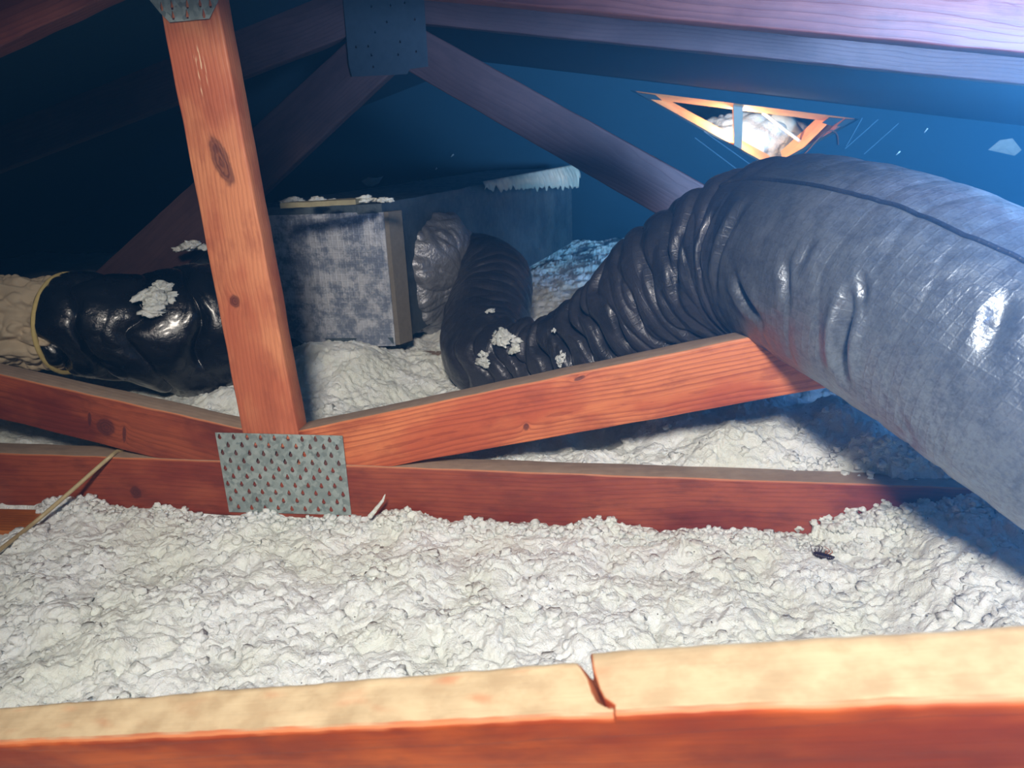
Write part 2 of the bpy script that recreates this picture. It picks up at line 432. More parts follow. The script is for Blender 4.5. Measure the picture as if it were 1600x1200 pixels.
# second truss ------------------------------------------------------
T2 = empty('roof_truss', on_y(600, 560, Y2), 'dim brown timber truss behind the post with a tall blue-grey plate', 'roof truss', 'timber roof trusses')
md = wood('shaded_back_truss_wood', rgb(84, 60, 60), rgb(58, 38, 40), rgb(72, 48, 48), 6, (.04, .03, 0), 240, ringmix=.25)  # darkened wood: shade over this truss is put into its colour
q = [(640, -62), (1800, 54), (1800, 152), (640, 35)]
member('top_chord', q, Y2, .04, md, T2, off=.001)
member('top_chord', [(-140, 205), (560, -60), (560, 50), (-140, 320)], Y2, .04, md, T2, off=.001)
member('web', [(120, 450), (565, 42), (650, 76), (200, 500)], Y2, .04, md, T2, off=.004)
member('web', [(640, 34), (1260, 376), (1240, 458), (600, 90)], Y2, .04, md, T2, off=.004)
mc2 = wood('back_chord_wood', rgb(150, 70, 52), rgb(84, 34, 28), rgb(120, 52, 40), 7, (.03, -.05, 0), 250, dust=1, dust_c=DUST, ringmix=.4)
member('bottom_chord', [(-200, 535), (1500, 575), (1500, 640), (-200, 600)], Y2, .045, mc2, T2, nseg=100)
hl2 = [(610, 8), (632, 4), (586, 50), (575, 72), (556, 73), (625, 65), (580, 86), (622, 85), (583, 104), (580, 10), (648, 30), (604, 34), (650, 80)]
nail_plate([(531, -60), (659, -60), (669, 104), (640, 108), (636, 116), (550, 120), (545, 100)], Y2, hl2, T2, 'tall blue-grey steel plate joining the webs', hole=(.0022, .003), mat=MG2)

# near cracked timber ------------------------------------------------
def near_timber():
    A0 = on_z(-260, 1124, -.425); A1 = on_z(1900, 950, -.195)   # back edge of the top, left and right
    B0 = on_z(-260, 1176, -.425); B1 = on_z(1900, 1040, -.195)  # front edge
    ex = (A1-A0).normalized()
    n = ex.cross((B0-A0)).normalized()
    if n.z < 0: n = -n
    ey = n.cross(ex).normalized()
    R = Matrix((ex, ey, n)).transposed().to_4x4(); R.translation = A0; Ri = R.inverted()
    pl = lambda px, py: Ri @ on_plane(px, py, A0, n)
    Lb = (Ri @ A1).x; yf0 = (Ri @ B0).y; yf1 = (Ri @ B1).y
    cr = [pl(*c) for c in ((906, 1026), (914, 1036), (925, 1062), (931, 1080), (939, 1095), (958, 1106))]
    cx = [c.x for c in cr]; cy = [c.y for c in cr]   # y falls towards us
    xc = lambda y: np.interp(-y, [-v for v in cy], cx)
    xcm = cr[3].x
    xs = np.concatenate([np.linspace(-.05, xcm-.03, 260), np.linspace(xcm-.03, xcm+.04, 160)[1:], np.linspace(xcm+.04, Lb+.05, 260)[1:]])
    Ht = .14
    V = []; K = 46; bev = .004
    for x in xs:
        t = x/Lb; yf = yf0*(1-t)+yf1*t
        pr = [(0, -Ht)]+[(0, -Ht+(Ht-bev)*k/4) for k in range(1, 5)]
        for k in range(1, 5): an = math.pi/2*k/4; pr.append((-bev+bev*math.cos(an), -bev+bev*math.sin(an)))
        for k in range(1, 28): pr.append((-bev+(yf+2*bev)*k/28, 0))
        for k in range(0, 5): an = math.pi/2+math.pi/2*k/4; pr.append((yf+bev+bev*math.cos(an), -bev+bev*math.sin(an)))
        for k in range(1, 5): pr.append((yf, -bev+(-Ht+bev)*k/4))
        V += [(x, a, b) for a, b in pr]
    V = np.array(V); m = len(V)//len(xs)
    x, y, z = V.T.copy()
    d = x-xc(y)
    topm = sstep(-.012, -.001, z)
    lift = sstep(0, .002, d)*sstep(.16, .02, d)*.0022*topm
    gw = .0013+.0010*sstep(-.012, 0., y)
    groove = np.exp(-(d/gw)**2)*topm*.02*sstep(cy[-1]-.001, cy[-1]+.008, y)
    V[:, 2] += lift-groove+.0006*noise3(x*40, y*80, z*30, 9)*topm*2
    V[:, 1] += .0012*noise3(x*14, y*30, z*30, 11)+sstep(-.006, .0, y)*sstep(0, .002, d)*sstep(.3, .02, d)*.0035+.0006*noise3(x*90, y*9, z*90, 12)
    Q = [tuple(q) for q in grid_quads(len(xs), m, True)]
    me = mesh_py('near_timber', V, Q+[tuple(range(m)), tuple(range((len(xs)-1)*m, len(xs)*m))], True)
    bm = bmesh.new(); bm.from_mesh(me); bmesh.ops.recalc_face_normals(bm, faces=bm.faces); bm.to_mesh(me); bm.free()
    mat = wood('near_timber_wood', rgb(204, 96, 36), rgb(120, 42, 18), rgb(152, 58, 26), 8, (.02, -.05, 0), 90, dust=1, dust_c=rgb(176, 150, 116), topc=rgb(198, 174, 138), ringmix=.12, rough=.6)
    me.materials.append(mat)
    o = bpy.data.objects.new('cracked_timber', me); C.objects.link(o); o.matrix_world = R
    prop(o, 'orange-stained timber across the bottom foreground with a pale cracked top', 'timber beam')
    # pale splinter lifting where the crack runs out over the face
    e = Ri @ on_plane(958, 1107, A0, n)
    pts = [(975, 1117), (995, 1121), (1020, 1127), (1050, 1133)]
    fp = R @ Vector((0, yf0*.5+yf1*.5, 0)); fn = ey
    W = [Ri @ (on_plane(px, py, fp, fn)) for px, py in pts]
    sv = []
    for i, p in enumerate(W):
        h = (.0008, .0006, .0005, .0002)[i]
        sv += [(p.x, p.y-.0004, p.z+h), (p.x, p.y-.0009, p.z), (p.x, p.y-.0004, p.z-h), (p.x, p.y+.004, p.z)]
    s = link('splinter', mesh_py('splinter', sv, [tuple(q) for q in grid_quads(4, 4, True)]+[(0, 1, 2, 3), (12, 13, 14, 15)]), plain('pale_splinter', rgb(240, 190, 140), .7), None)
    s.parent = o; s['label'] = 'pale raised splinter at the end of the crack'
near_timber()

# ------------------------------------------------------------------ insulation
mounds = []   # (px, py, z of the plane that pixel is taken on, dz, rx, ry)
def mound(px, py, z, dz, rx, ry): p = on_z(px, py, z); mounds.append((p.x, p.y, dz, rx, ry))
mound(525, 575, -.48, .075, .20, .16)
mound(650, 600, -.50, -.035, .10, .12)
mound(345, 640, -.50, .04, .09, .10)
mound(1150, 690, -.49, .03, .25, .14)
mound(1330, 655, -.47, .055, .10, .10)
mound(1230, 660, -.48, .03, .20, .12)
mound(1420, 710, -.48, .035, .10, .08)
mound(1560, 700, -.50, -.07, .22, .16)
mound(1600, 640, -.50, -.09, .30, .22)
mound(1470, 640, -.50, -.06, .12, .12)
mound(930, 690, -.50, -.10, .030, .032)
mound(110, 430, -.42, .09, .55, .35)
mound(900, 470, -.45, .03, .5, .5)
mound(700, 930, -.58, .012, .2, .12)
mound(240, 980, -.58, .012, .18, .10)
mound(10, 815, -.57, -.045, .07, .06)
mound(450, 815, -.58, -.006, .25, .05)
mound(640, 800, -.58, .016, .05, .05)
mound(1000, 835, -.58, -.004, .35, .04)

chord_top = on_y(900, 740, Y1).z; chord_bot = lambda x: -.5755-.0166*x
xA = on_y(1270, 800, Y1).x; xB = on_y(1500, 790, Y1).x; xC = on_y(1290, 740, Y1).x; xD = on_y(1470, 740, Y1).x
def base_h(x, y):
    ft = sstep(xA, xB, x)
    front = chord_bot(x)-.004+ft*.075+.012*sstep(-.6, -1.0, x)
    front = front - .018*sstep(.85, .5, y)*1.0
    back = -.505+.004*np.sin(x*5)
    front = front+.009*np.exp(-((y-Y1+.015)/.03)**2)
    over = sstep(Y1-.005, Y1+.05, y)
    h = front*(1-over)+back*over
    # covers the chord on the right
    cov = sstep(xC-.05, xD-.06, x+.35*(y-Y1-.03))*np.exp(-((y-(Y1+.06))/.055)**2)
    h = np.maximum(h, (-.56+.085*cov) if True else h)*(cov > .02)+h*(cov <= .02)
    for (mx, my, dz, rx, ry) in mounds:
        h = h+dz*np.exp(-((x-mx)/rx)**2*1.2-((y-my)/ry)**2*1.2)
    return h
def bubbles(x, y, f, seed):
    X, Y = x*f, y*f; ix, iy = np.floor(X), np.floor(Y); best = np.full(np.shape(X), 9.)
    for dx in (-1, 0, 1):
        for dy in (-1, 0, 1):
            h = _hash(ix+dx, iy+dy, np.zeros_like(ix), seed)
            px = ix+dx+(h & 255)/255.; py = iy+dy+((h >> 8) & 255)/255.
            best = np.minimum(best, (X-px)**2+(Y-py)**2)
    return np.sqrt(np.clip(1-best, 0, 1))
def fluff(x, y):
    wx = x+.016*noise2(x*20, y*20, 1)+.006*noise2(x*70, y*70, 2); wy = y+.016*noise2(x*20+9, y*20, 3)+.006*noise2(x*70+5, y*70, 4)
    big = noise2(wx*8, wy*8, 20)*.014
    a1 = .35+.9*sstep(-.3, .4, noise2(x*11, y*11, 30)); a2 = .3+1.*sstep(-.3, .4, noise2(x*17, y*17, 31))
    cr = np.abs(noise2(wx*30, wy*30, 25))
    return big+bubbles(wx, wy, 34, 21)*.010*a1+np.minimum(cr, .3)*.018+bubbles(wx, wy, 72, 22)*.009*a2+bubbles(wx, wy, 150, 23)*.0042+noise2(wx*260, wy*260, 24)*.0016-.018
def insulation():
    xs = np.concatenate([np.linspace(-3.3, -1.5, 60)[:-1], np.linspace(-1.5, -.95, 110)[:-1], np.linspace(-.95, 1.05, 1000), np.linspace(1.05, 1.6, 90)[1:], np.linspace(1.6, 3.28, 50)[1:]])
    ys = np.concatenate([np.linspace(.28, .52, 40)[:-1], np.linspace(.52, 1.14, 320)[:-1], np.linspace(1.14, 1.9, 210)[:-1], np.linspace(1.9, 3.93, 170)])
    X, Yg = np.meshgrid(xs, ys)
    X = X.astype(float); Yg = Yg.astype(float)
    H = base_h(X, Yg)+fluff(X, Yg)
    # keep timbers' faces clear: press the surface away just in front of and on the chord
    clear = (1-sstep(xC, xD, X))*np.exp(-((Yg-(Y1+.02))/.022)**4)
    H = np.where(clear > .3, np.minimum(H, chord_bot(X)+.004), H)
    gx, gy = noise2(X*60, Yg*60, 40), noise2(X*60, Yg*60, 41)
    fine = sstep(3.2, 1.8, Yg)
    DX = X+.003*gx*fine; DY = Yg+.003*gy*fine*(1-np.exp(-((Yg-Y1-.02)/.05)**2)*(X < xC))
    V = np.stack([DX, DY, H], -1).reshape(-1, 3)
    o = link('loose_fill_insulation', mesh_np('insulation', V, grid_quads(len(ys), len(xs))), MI)
    prop(o, 'white fluffy loose-fill insulation spread over the whole attic floor', 'insulation', kind='stuff')
insulation()

def heights(x, y): return base_h(x, y)+fluff(x, y)
def height(x, y):
    a, b = np.array([x], float), np.array([y], float); return float((base_h(a, b)+fluff(a, b))[0])

# tufts --------------------------------------------------------------
def blob_np(seed, sub=3):
    bm = bmesh.new(); bmesh.ops.create_icosphere(bm, subdivisions=sub, radius=1)
    V = np.array([v.co for v in bm.verts]); Fc = np.array([[v.index for v in f.verts] for f in bm.faces]); bm.free()
    d = V/np.linalg.norm(V, axis=1)[:, None]
    n = noise3(*(d*1.5+seed*3).T, seed)*1.+noise3(*(d*3.2+seed*5).T, seed+1)*.5-np.abs(noise3(*(d*4.5+seed).T, seed+2))*.5+noise3(*(d*11+seed).T, seed+3)*.12
    return d*np.clip(.85+.9*n, .25, 2)[:, None], Fc
def tuft_mesh(size, seed, sub=3, rough=.5, count=13):
    rng = random.Random(seed); V, Q, k = [], [], 0
    for i in range(count):
        v, f = blob_np(seed*17+i, sub)
        a = rng.uniform(0, 6.28); r = math.sqrt(rng.random())*(.75 if i else 0); s = rng.uniform(.22, .42)*(1.15-.4*r)
        st = rng.uniform(0, 6.28); c, n = math.cos(st), math.sin(st); e = rng.uniform(1., 1.8)
        v = v*np.array([s*e, s/e**.5, s*.9]); v = np.stack([v[:, 0]*c-v[:, 1]*n, v[:, 0]*n+v[:, 1]*c, v[:, 2]], 1)
        v = (v+np.array([r*math.cos(a), r*math.sin(a), (1-r)*.5]))*np.array(size)
        V.append(v); Q.append(f+k); k += len(v)
    me = mesh_np('tuft', np.vstack(V), np.vstack(Q)); me.materials.append(MI)
    return me

# ------------------------------------------------------------------ ducts
def catmull(P, n):
    P = np.array(P, float); P = np.vstack([2*P[0]-P[1], P, 2*P[-1]-P[-2]])
    seg = len(P)-3; out = []
    for t in np.linspace(0, seg, n):
        i = min(int(t), seg-1); f = t-i; a, b, c, d = P[i:i+4]
        out.append(.5*((2*b)+(c-a)*f+(2*a-5*b+4*c-d)*f*f+(3*b-a-3*c+d)*f**3))
    return np.array(out)
def tube(name, P, radii, disp=None, n=400, m=160, mat=None, parent=None, cap=True, squash=1., ref=(0, 0, 1)):
    D = catmull([tuple(p)+(r,) for p, r in zip(P, radii)], n*2)
    L = np.concatenate([[0], np.cumsum(np.linalg.norm(np.diff(D[:, :3], axis=0), axis=1))])
    s = np.linspace(0, L[-1], n)
    D = np.stack([np.interp(s, L, D[:, k]) for k in range(4)], 1)
    c = D[:, :3]; rr = D[:, 3]
    T = np.gradient(c, axis=0); T /= np.linalg.norm(T, axis=1)[:, None]
    N = np.zeros_like(T); nv = np.array(ref, float)-T[0]*np.dot(ref, T[0]); nv /= np.linalg.norm(nv)
    for i in range(n):
        nv = nv-T[i]*nv.dot(T[i]); nv /= np.linalg.norm(nv); N[i] = nv
    B = np.cross(T, N)
    th = np.linspace(0, 2*np.pi, m, endpoint=False)
    S, TH = np.meshgrid(s, th, indexing='ij')
    RR = np.repeat(rr[:, None], m, 1)
    if disp is not None: RR = RR+disp(S, TH, s[-1])
    V = c[:, None, :]+N[:, None, :]*(RR*np.cos(TH))[..., None]*squash+B[:, None, :]*(RR*np.sin(TH))[..., None]
    uv = np.stack([S, TH*rr.mean()], -1).reshape(-1, 2)
    V = V.reshape(-1, 3); Q = grid_quads(n, m, True)
    if cap:
        k0 = len(V); V = np.vstack([V, c[0]-T[0]*rr[0]*.12, c[-1]+T[-1]*rr[-1]*.12]); uv = np.vstack([uv, [0, 0], [s[-1], 0]])
        j = np.arange(0, m, 2)
        Q = np.vstack([Q, np.stack([np.full(len(j), k0), (j+2) % m, (j+1) % m, j], 1), np.stack([np.full(len(j), k0+1), (n-1)*m+j, (n-1)*m+(j+1) % m, (n-1)*m+(j+2) % m], 1)])
    loc = Vector((0, 0, 0)) if parent is None else None
    o = link(name, mesh_np(name, V, Q, True, uv), mat, parent)
    return o, (s, c, rr, T, N, B)
def ridged(n, k=2.2, p=2.): return np.clip(1-np.abs(n)*k, 0, 1)**p
def noise_tube(S, TH, fs, ft, seed): return noise3(S*fs, np.cos(TH)*ft, np.sin(TH)*ft, seed)

# right-hand duct: starts at the collar on the trunk, elbows, rides over the right web and runs out of frame on the right
RP = [((668, 430), 2.16, .10), ((735, 418), 2.12, .098), ((772, 436), 1.99, .098), ((762, 500), 1.80, .106), ((765, 556), 1.63, .098),
      ((850, 560), 1.52, .088), ((945, 528), 1.42, .107), ((1040, 470), 1.32, .132), ((1120, 420), 1.23, .136), ((1215, 398), 1.13, .143), ((1320, 425), 1.00, .143),
      ((1440, 478), .90, .141), ((1570, 552), .82, .139), ((1720, 645), .75, .137), ((1900, 760), .69, .135)]
pts = [at(p[0], p[1], d) for p, d, r in RP]; rad = [r for p, d, r in RP]
seglen = np.concatenate([[0], np.cumsum([(pts[i+1]-pts[i]).length for i in range(len(pts)-1)])])
sA, sB, sC = seglen[5], seglen[8], seglen[11]
def theta_for(RT, s, px, py):
    """angle whose surface point lies nearest to the sight line through a pixel"""
    S_, c, rr, T, N, B = RT; i = int(np.clip(np.searchsorted(S_, s), 0, len(S_)-1)); best = None
    for th in np.linspace(0, 2*math.pi, 361):
        dirv = N[i]*math.cos(th)+B[i]*math.sin(th); p = c[i]+dirv*rr[i]
        if dirv.dot(-p) < 0: continue
        p = Vector(p); d = (p/p.dot(fwd)-ray(px, py)).length
        if best is None or d < best[0]: best = (d, th)
    return best
def place_on(RT, px, py, extra=0.):
    S_ = RT[0]; best = None
    for s in S_[::12]:
        b = theta_for(RT, s, px, py)
        if b and (best is None or b[0] < best[0]): best = (b[0], b[1], s)
    return best[2], best[1]

_o, RT0 = tube('frame_probe', pts, rad, None, 1000, 8, None, None, cap=False)
_m = _o.data; bpy.data.objects.remove(_o); bpy.data.meshes.remove(_m)
CREASES = []
for (p, q, dep, wd) in (((1322, 440), (1326, 600), .020, .008), ((1183, 505), (1150, 425), .014, .008), ((1236, 480), (1228, 395), .006, .006), ((1357, 430), (1352, 490), .006, .005),
                        ((1168, 310), (1122, 460), .013, .008), ((1078, 335), (1064, 480), .012, .008), ((1122, 325), (1092, 440), .010, .007), ((1265, 360), (1248, 430), .004, .006), ((1590, 470), (1545, 560), .008, .010)):
    (s1, t1), (s2, t2) = place_on(RT0, *p), place_on(RT0, *q)
    if t2-t1 > math.pi: t2 -= 2*math.pi
    if t1-t2 > math.pi: t2 += 2*math.pi
    CREASES.append((s1, t1, s2, t2, dep, wd))
def disp_r(S, TH, L):
    amp = .35+.9*np.exp(-((S-(sA+.14))/.17)**2)+.55*np.exp(-((S-sB)/.14)**2)
    amp = amp*(1-.8*sstep(sB+.02, sB+.22, S))
    w = S+.02*noise_tube(S, TH, 6, 1.2, 50)
    ph = S/.052+1.1*noise_tube(S, TH, 5, 1.1, 51)+.35*np.cos(TH+.8)
    f1 = (1-np.abs(np.sin(ph*np.pi)))**2.2*(.25+1.1*sstep(-.25, .3, noise_tube(S, TH, 7, 1.3, 56)))
    f2 = ridged(noise_tube(w, TH, 24, .9, 52), 3., 1.6)
    d = -.020*f1*amp-.005*f2*amp+.007*noise_tube(S, TH, 9, 1., 53)*amp
    d = d+.0010*noise_tube(S, TH, 60, 9, 54)+.003*noise_tube(S, TH, 12, 2, 55)
    for (s1, t1, s2, t2, dep, wd) in CREASES:
        R0 = .14; tm = (t1+t2)/2; T_ = np.mod(TH-tm+np.pi, 2*np.pi)-np.pi+tm
        ax, ay, bx, by = s1, t1*R0, s2, t2*R0; vx, vy = bx-ax, by-ay
        f = np.clip(((S-ax)*vx+(T_*R0-ay)*vy)/(vx*vx+vy*vy), 0, 1)
        sd = ((S-ax-f*vx)*vy-(T_*R0-ay-f*vy)*vx)/math.hypot(vx, vy); dd = np.hypot(S-ax-f*vx, T_*R0-ay-f*vy)
        env = np.sin(np.clip(f, .04, .96)*np.pi)
        d = d-dep*np.exp(-(dd/wd)**2)*env+dep*.35*np.exp(-((dd-wd*1.9)/(wd*1.1))**2)*env
    # tight tucks at fixed places
    for s0, wd, a, ph, wt in ((sB+.115, .007, .022, 3.5, 1.2), (sC-.12, .008, .028, 3.9, 1.1), (sA+.02, .008, .02, 3., 2.)):
        k = np.exp(-((np.mod(TH-ph+np.pi, 2*np.pi)-np.pi)/wt)**2)
        d = d-a*np.exp(-((S-s0-.012*np.sin(TH*2))/wd)**2)*k
    return d
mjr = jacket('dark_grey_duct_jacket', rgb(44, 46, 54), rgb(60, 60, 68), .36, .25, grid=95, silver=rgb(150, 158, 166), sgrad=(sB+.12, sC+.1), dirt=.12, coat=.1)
DR = empty('flexible_duct', pts[8], 'large dark grey foil-jacketed flexible duct draped over the right web and out of frame', 'duct', 'insulated flexible ducts')
_, RT = tube('jacket', pts, rad, disp_r, 1000, 260, mjr, DR, cap=True)
# the raised seam running along its upper side
def along(RT, s, th, extra):
    S_, c, rr, T, N, B = RT
    i = int(np.clip(np.searchsorted(S_, s), 0, len(S_)-1))
    dd = disp_r(np.array([[s]]), np.array([[th]]), S_[-1])[0, 0]
    return Vector(c[i]+(N[i]*math.cos(th)+B[i]*math.sin(th))*(rr[i]+dd+extra))
seam_px = [(1125, 290), (1200, 281), (1300, 293), (1400, 322), (1500, 362), (1590, 408)]
st = [place_on(RT, *p) for p in seam_px]
ss = np.linspace(st[0][0], st[-1][0]+.1, 90); tt = np.interp(ss, [a for a, b in st], np.unwrap([b for a, b in st]))
sp = [along(RT, a, b, .0005) for a, b in zip(ss, tt)]
tube('seam', sp, [.0028]*len(sp), None, 180, 8, mjr, DR)

# left duct ---------------------------------------------------------
LP = [((-260, 520), 1.50, .10), ((-100, 508), 1.50, .10), ((0, 504), 1.50, .100), ((112, 505), 1.50, .098)]
pl_ = [at(p[0], p[1], d) for p, d, r in LP]
DL = empty('flexible_duct', at(220, 520, 1.54), 'glossy black flexible duct with a beige torn liner, behind the left web', 'duct', 'insulated flexible ducts')
def disp_b(S, TH, L):
    w = S+.03*noise_tube(S, TH, 8, 2, 60)
    return -.016*ridged(noise_tube(w, TH, 14, 3, 61), 3, 1.3)+.010*noise_tube(S, TH, 18, 3, 62)-.006*ridged(noise_tube(w, TH, 34, 5, 63), 3, 1.5)
mbe = plain('beige_liner', rgb(196, 178, 150), .85, 0, 14, .3, .5, 60, .003)
ln_, _ = tube('liner', pl_, [r for _, _, r in LP], disp_b, 260, 200, mbe, DL)
ln_['label'] = 'crumpled beige fabric liner'
KP = [((100, 505), 1.50, .094), ((115, 506), 1.50, .104), ((150, 509), 1.51, .109), ((215, 515), 1.53, .114), ((290, 518), 1.58, .142), ((335, 517), 1.62, .146), ((368, 514), 1.67, .13)]
pk = [at(p[0], p[1], d) for p, d, r in KP]
def disp_k(S, TH, L):
    w = S+.02*noise_tube(S, TH, 7, 1.3, 70)+.01*np.sin(TH)
    ph = S/.075+1.2*noise_tube(S, TH, 4, 1., 71)+.3*np.cos(TH)
    return -.017*(1-np.abs(np.sin(ph*np.pi)))**2.5*(.3+1.*sstep(-.25, .3, noise_tube(S, TH, 6, 1.2, 76)))+.006*noise_tube(S, TH, 8, 1., 72)-.0025*ridged(noise_tube(w, TH, 26, 2, 73), 3, 1.5)-.018*np.exp(-((S-.235)/.03)**2)*np.exp(-((np.mod(TH-1.7+np.pi, 2*np.pi)-np.pi)/.5)**2)+.001*noise_tube(S, TH, 50, 8, 74)
mjb = jacket('glossy_black_jacket', rgb(12, 14, 18), rgb(26, 28, 34), .22, .0, dirt=.03, coat=.25)
_, LT = tube('jacket', pk, [r for _, _, r in KP], disp_k, 420, 200, mjb, DL)
# yellow rim of the insulation between liner and jacket
S_, c_, r_, T_, N_, B_ = LT
ring = [Vector(c_[14]+(N_[10]*math.cos(a)+B_[10]*math.sin(a))*(r_[10]-.001)-T_[10]*.002) for a in np.linspace(0, 2*math.pi, 40)]
tube('insulation_rim', ring, [.0048]*40, None, 160, 10, plain('yellow_glass_wool', rgb(208, 186, 120), .9, 0, 60, .3, .5), DL)

# trunk box -----------------------------------------------------------
Yb = 1.70
Pt = on_y(601, 331, Yb); Pb = on_y(618, 540, Yb)
far = on_z(893, 268, Pt.z)
dr = (far-Pt); Ln = min(dr.length, 2.6); dr.normalize()
hgt = Pt.z-Pb.z
lf = Vector((-1, .0, 0))
TB = empty('trunk_duct', Pb, 'square foil-faced duct box resting behind the post, its side running back into the dark', 'duct')
def foil_front():
    t = NT('mottled_foil'); tc = t.n('ShaderNodeTexCoord'); co = tc.outputs['Object']
    sep = t.n('ShaderNodeSeparateXYZ', {0: co}); 
    n = t.noise(co, 22, 6, .7); n2 = t.noise(co, 80, 5, .7)
    streak = t.noise(t.vmul(co, (150, 1, 4)), 1., 3, .6)
    c = t.mix(t.mapr(n, .42, .6), rgb(124, 134, 154), rgb(196, 200, 210))
    c = t.mix(t.math('MULTIPLY', t.mapr(n2, .5, .7), .5), c, rgb(206, 208, 212))
    c = t.mix(t.math('MULTIPLY', t.mapr(streak, .62, .72), t.mapr(sep.outputs[2], .16, .30)), c, rgb(228, 230, 232))
    gx = t.math('PINGPONG', t.math('MULTIPLY', sep.outputs[0], 75), .5); gz = t.math('PINGPONG', t.math('MULTIPLY', sep.outputs[2], 75), .5)
    g = t.math('MAXIMUM', t.mapr(gx, .1, 0), t.mapr(gz, .1, 0))
    return t.out(Base_Color=c, Metallic=.35, Roughness=t.mapr(n2, .3, .7, .32, .55), Normal=t.bump(t.math('ADD', t.math('ADD', n2, t.math('MULTIPLY', g, .35)), t.noise(co, 9, 2)), .35, .004))
MF = foil_front()
MEDGE = plain('duct_board_edge', rgb(112, 106, 98), .9, 0, 90, .3, .6, 140)
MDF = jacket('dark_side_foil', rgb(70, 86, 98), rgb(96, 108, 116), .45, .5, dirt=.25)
def slab(name, O, ex, ey, ez, mat, parent, nx=2, nz=2, amp=0., seed=0, label=None, ny=1):
    """box with origin corner O and edge vectors ex, ey, ez, each face gridded and gently uneven"""
    bm = bmesh.new()
    for (a, b, c0, na, nb) in ((ex, ez, Vector(), nx, nz), (ex, ez, ey, nx, nz), (ex, ey, Vector(), nx, ny), (ex, ey, ez, nx, ny), (ey, ez, Vector(), ny, nz), (ey, ez, ex, ny, nz)):
        vs = [[bm.verts.new(c0+a*(i/na)+b*(j/nb)) for j in range(nb+1)] for i in range(na+1)]
        for i in range(na):
            for j in range(nb): bm.faces.new((vs[i][j], vs[i+1][j], vs[i+1][j+1], vs[i][j+1]))
    bmesh.ops.remove_doubles(bm, verts=bm.verts, dist=1e-5); bmesh.ops.recalc_face_normals(bm, faces=bm.faces)
    if amp:
        for v in bm.verts:
            p = v.co+O
            d = noise3(p.x*14, p.y*14, p.z*14, seed)*amp*2+noise3(p.x*50, p.y*50, p.z*50, seed+1)*amp*.5
            v.co += v.normal*0+Vector((d*.3, float(noise3(p.x*9, p.y*9, p.z*9, seed+2))*amp*2, d))
    me = bpy.data.meshes.new(name); bm.to_mesh(me); bm.free()
    o = bpy.data.objects.new(name, me); C.objects.link(o); me.materials.append(mat); me.polygons.foreach_set('use_smooth', [False]*len(me.polygons))
    if parent: o.parent = parent; o.location = O-parent.location
    else: o.location = O
    if label: o['label'] = label
    return o
up_ = Vector((0, 0, hgt)); W = .37
slab('front_panel', Pb+Vector((-W, 0, 0)), Vector((W, 0, 0)), Vector((0, .024, 0)), up_, MF, TB, 40, 24, .0018, 80, 'mottled silver foil front panel')
slab('board_edge', Pb+Vector((-.004, .004, 0)), Vector((.014, 0, 0)), dr*.045+Vector((.012, 0, 0)), up_+Vector((0, 0, -.001)), MEDGE, TB, 2, 20, .0012, 82, 'layered brown duct-board edge')
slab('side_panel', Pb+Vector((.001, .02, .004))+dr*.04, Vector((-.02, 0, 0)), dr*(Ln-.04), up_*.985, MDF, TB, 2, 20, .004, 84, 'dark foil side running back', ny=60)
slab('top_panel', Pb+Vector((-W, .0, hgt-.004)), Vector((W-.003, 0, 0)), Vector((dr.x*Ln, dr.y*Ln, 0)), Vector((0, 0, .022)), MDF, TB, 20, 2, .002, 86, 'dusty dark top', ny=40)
slab('bottom_panel', Pb+Vector((-W, .0, 0)), Vector((W-.004, 0, 0)), Vector((dr.x*Ln, dr.y*Ln, 0)), Vector((0, 0, .02)), MDF, TB, 6, 1, 0, 0)
# bright torn foil lapped over the far top edge
def foil_flap():
    n = 140; rows = 12; V = []
    for i in range(n):
        t = i/(n-1); p = Pt+dr*(Ln*(.34+.66*t)); w = .10*(.25+.75*t)*(1 if t < .97 else .6)
        for j in range(rows):
            f = j/(rows-1)
            out = .006+.018*math.sin(f*math.pi*.6)*(.4+t)+.006*float(noise3(t*60, f*1.5, 0, 91))
            rag = .02*float(noise2(t*30, 0, 92))
            V.append(p+Vector((out+.010, -.004, .030-f*(w+rag)+.003*float(noise3(t*90, f*2, 3, 93)))))
    me = mesh_py('foil_lap', V, [tuple(q) for q in grid_quads(n, rows)], True)
    t = NT('bright_crinkled_foil'); co = t.n('ShaderNodeTexCoord').outputs['Object']
    nn = t.noise(t.vmul(co, (60, 60, 12)), 1., 4, .7)
    o = link('foil_lap', me, t.out(Base_Color=t.mix(nn, rgb(170, 156, 140), rgb(250, 236, 212)), Metallic=.15, Roughness=.38, Normal=t.bump(nn, .8, .006)), TB)
    o.modifiers.new('s', 'SOLIDIFY').thickness = .0012
    o['label'] = 'bright crinkled foil lapped over the top edge'
foil_flap()
# crumpled collar where the flexible duct leaves the side
cc = at(684, 430, 2.04)
def disp_c(S, TH, L):
    w = S+.02*noise_tube(S, TH, 10, 3, 95)
    return -.02*ridged(noise_tube(w, TH, 14, 1.7, 96), 2.8, 1.2)+.02*noise_tube(S, TH, 9, 1.6, 97)-.009*ridged(noise_tube(w, TH, 26, 3.5, 98), 3, 1.4)
cl, _ = tube('collar', [cc+Vector((-.10, .03, 0)), cc+Vector((-.05, .02, 0)), cc+Vector((0, .0, 0)), cc+Vector((.045, -.02, -.005)), cc+Vector((.07, -.03, -.01))],
     [.178, .186, .178, .15, .09], disp_c, 160, 220, plain('crumpled_silver_liner', rgb(140, 142, 150), .42, .5, 25, .45, .9, 40, .008), TB)
cl['label'] = 'crumpled pale silver collar round the side outlet'
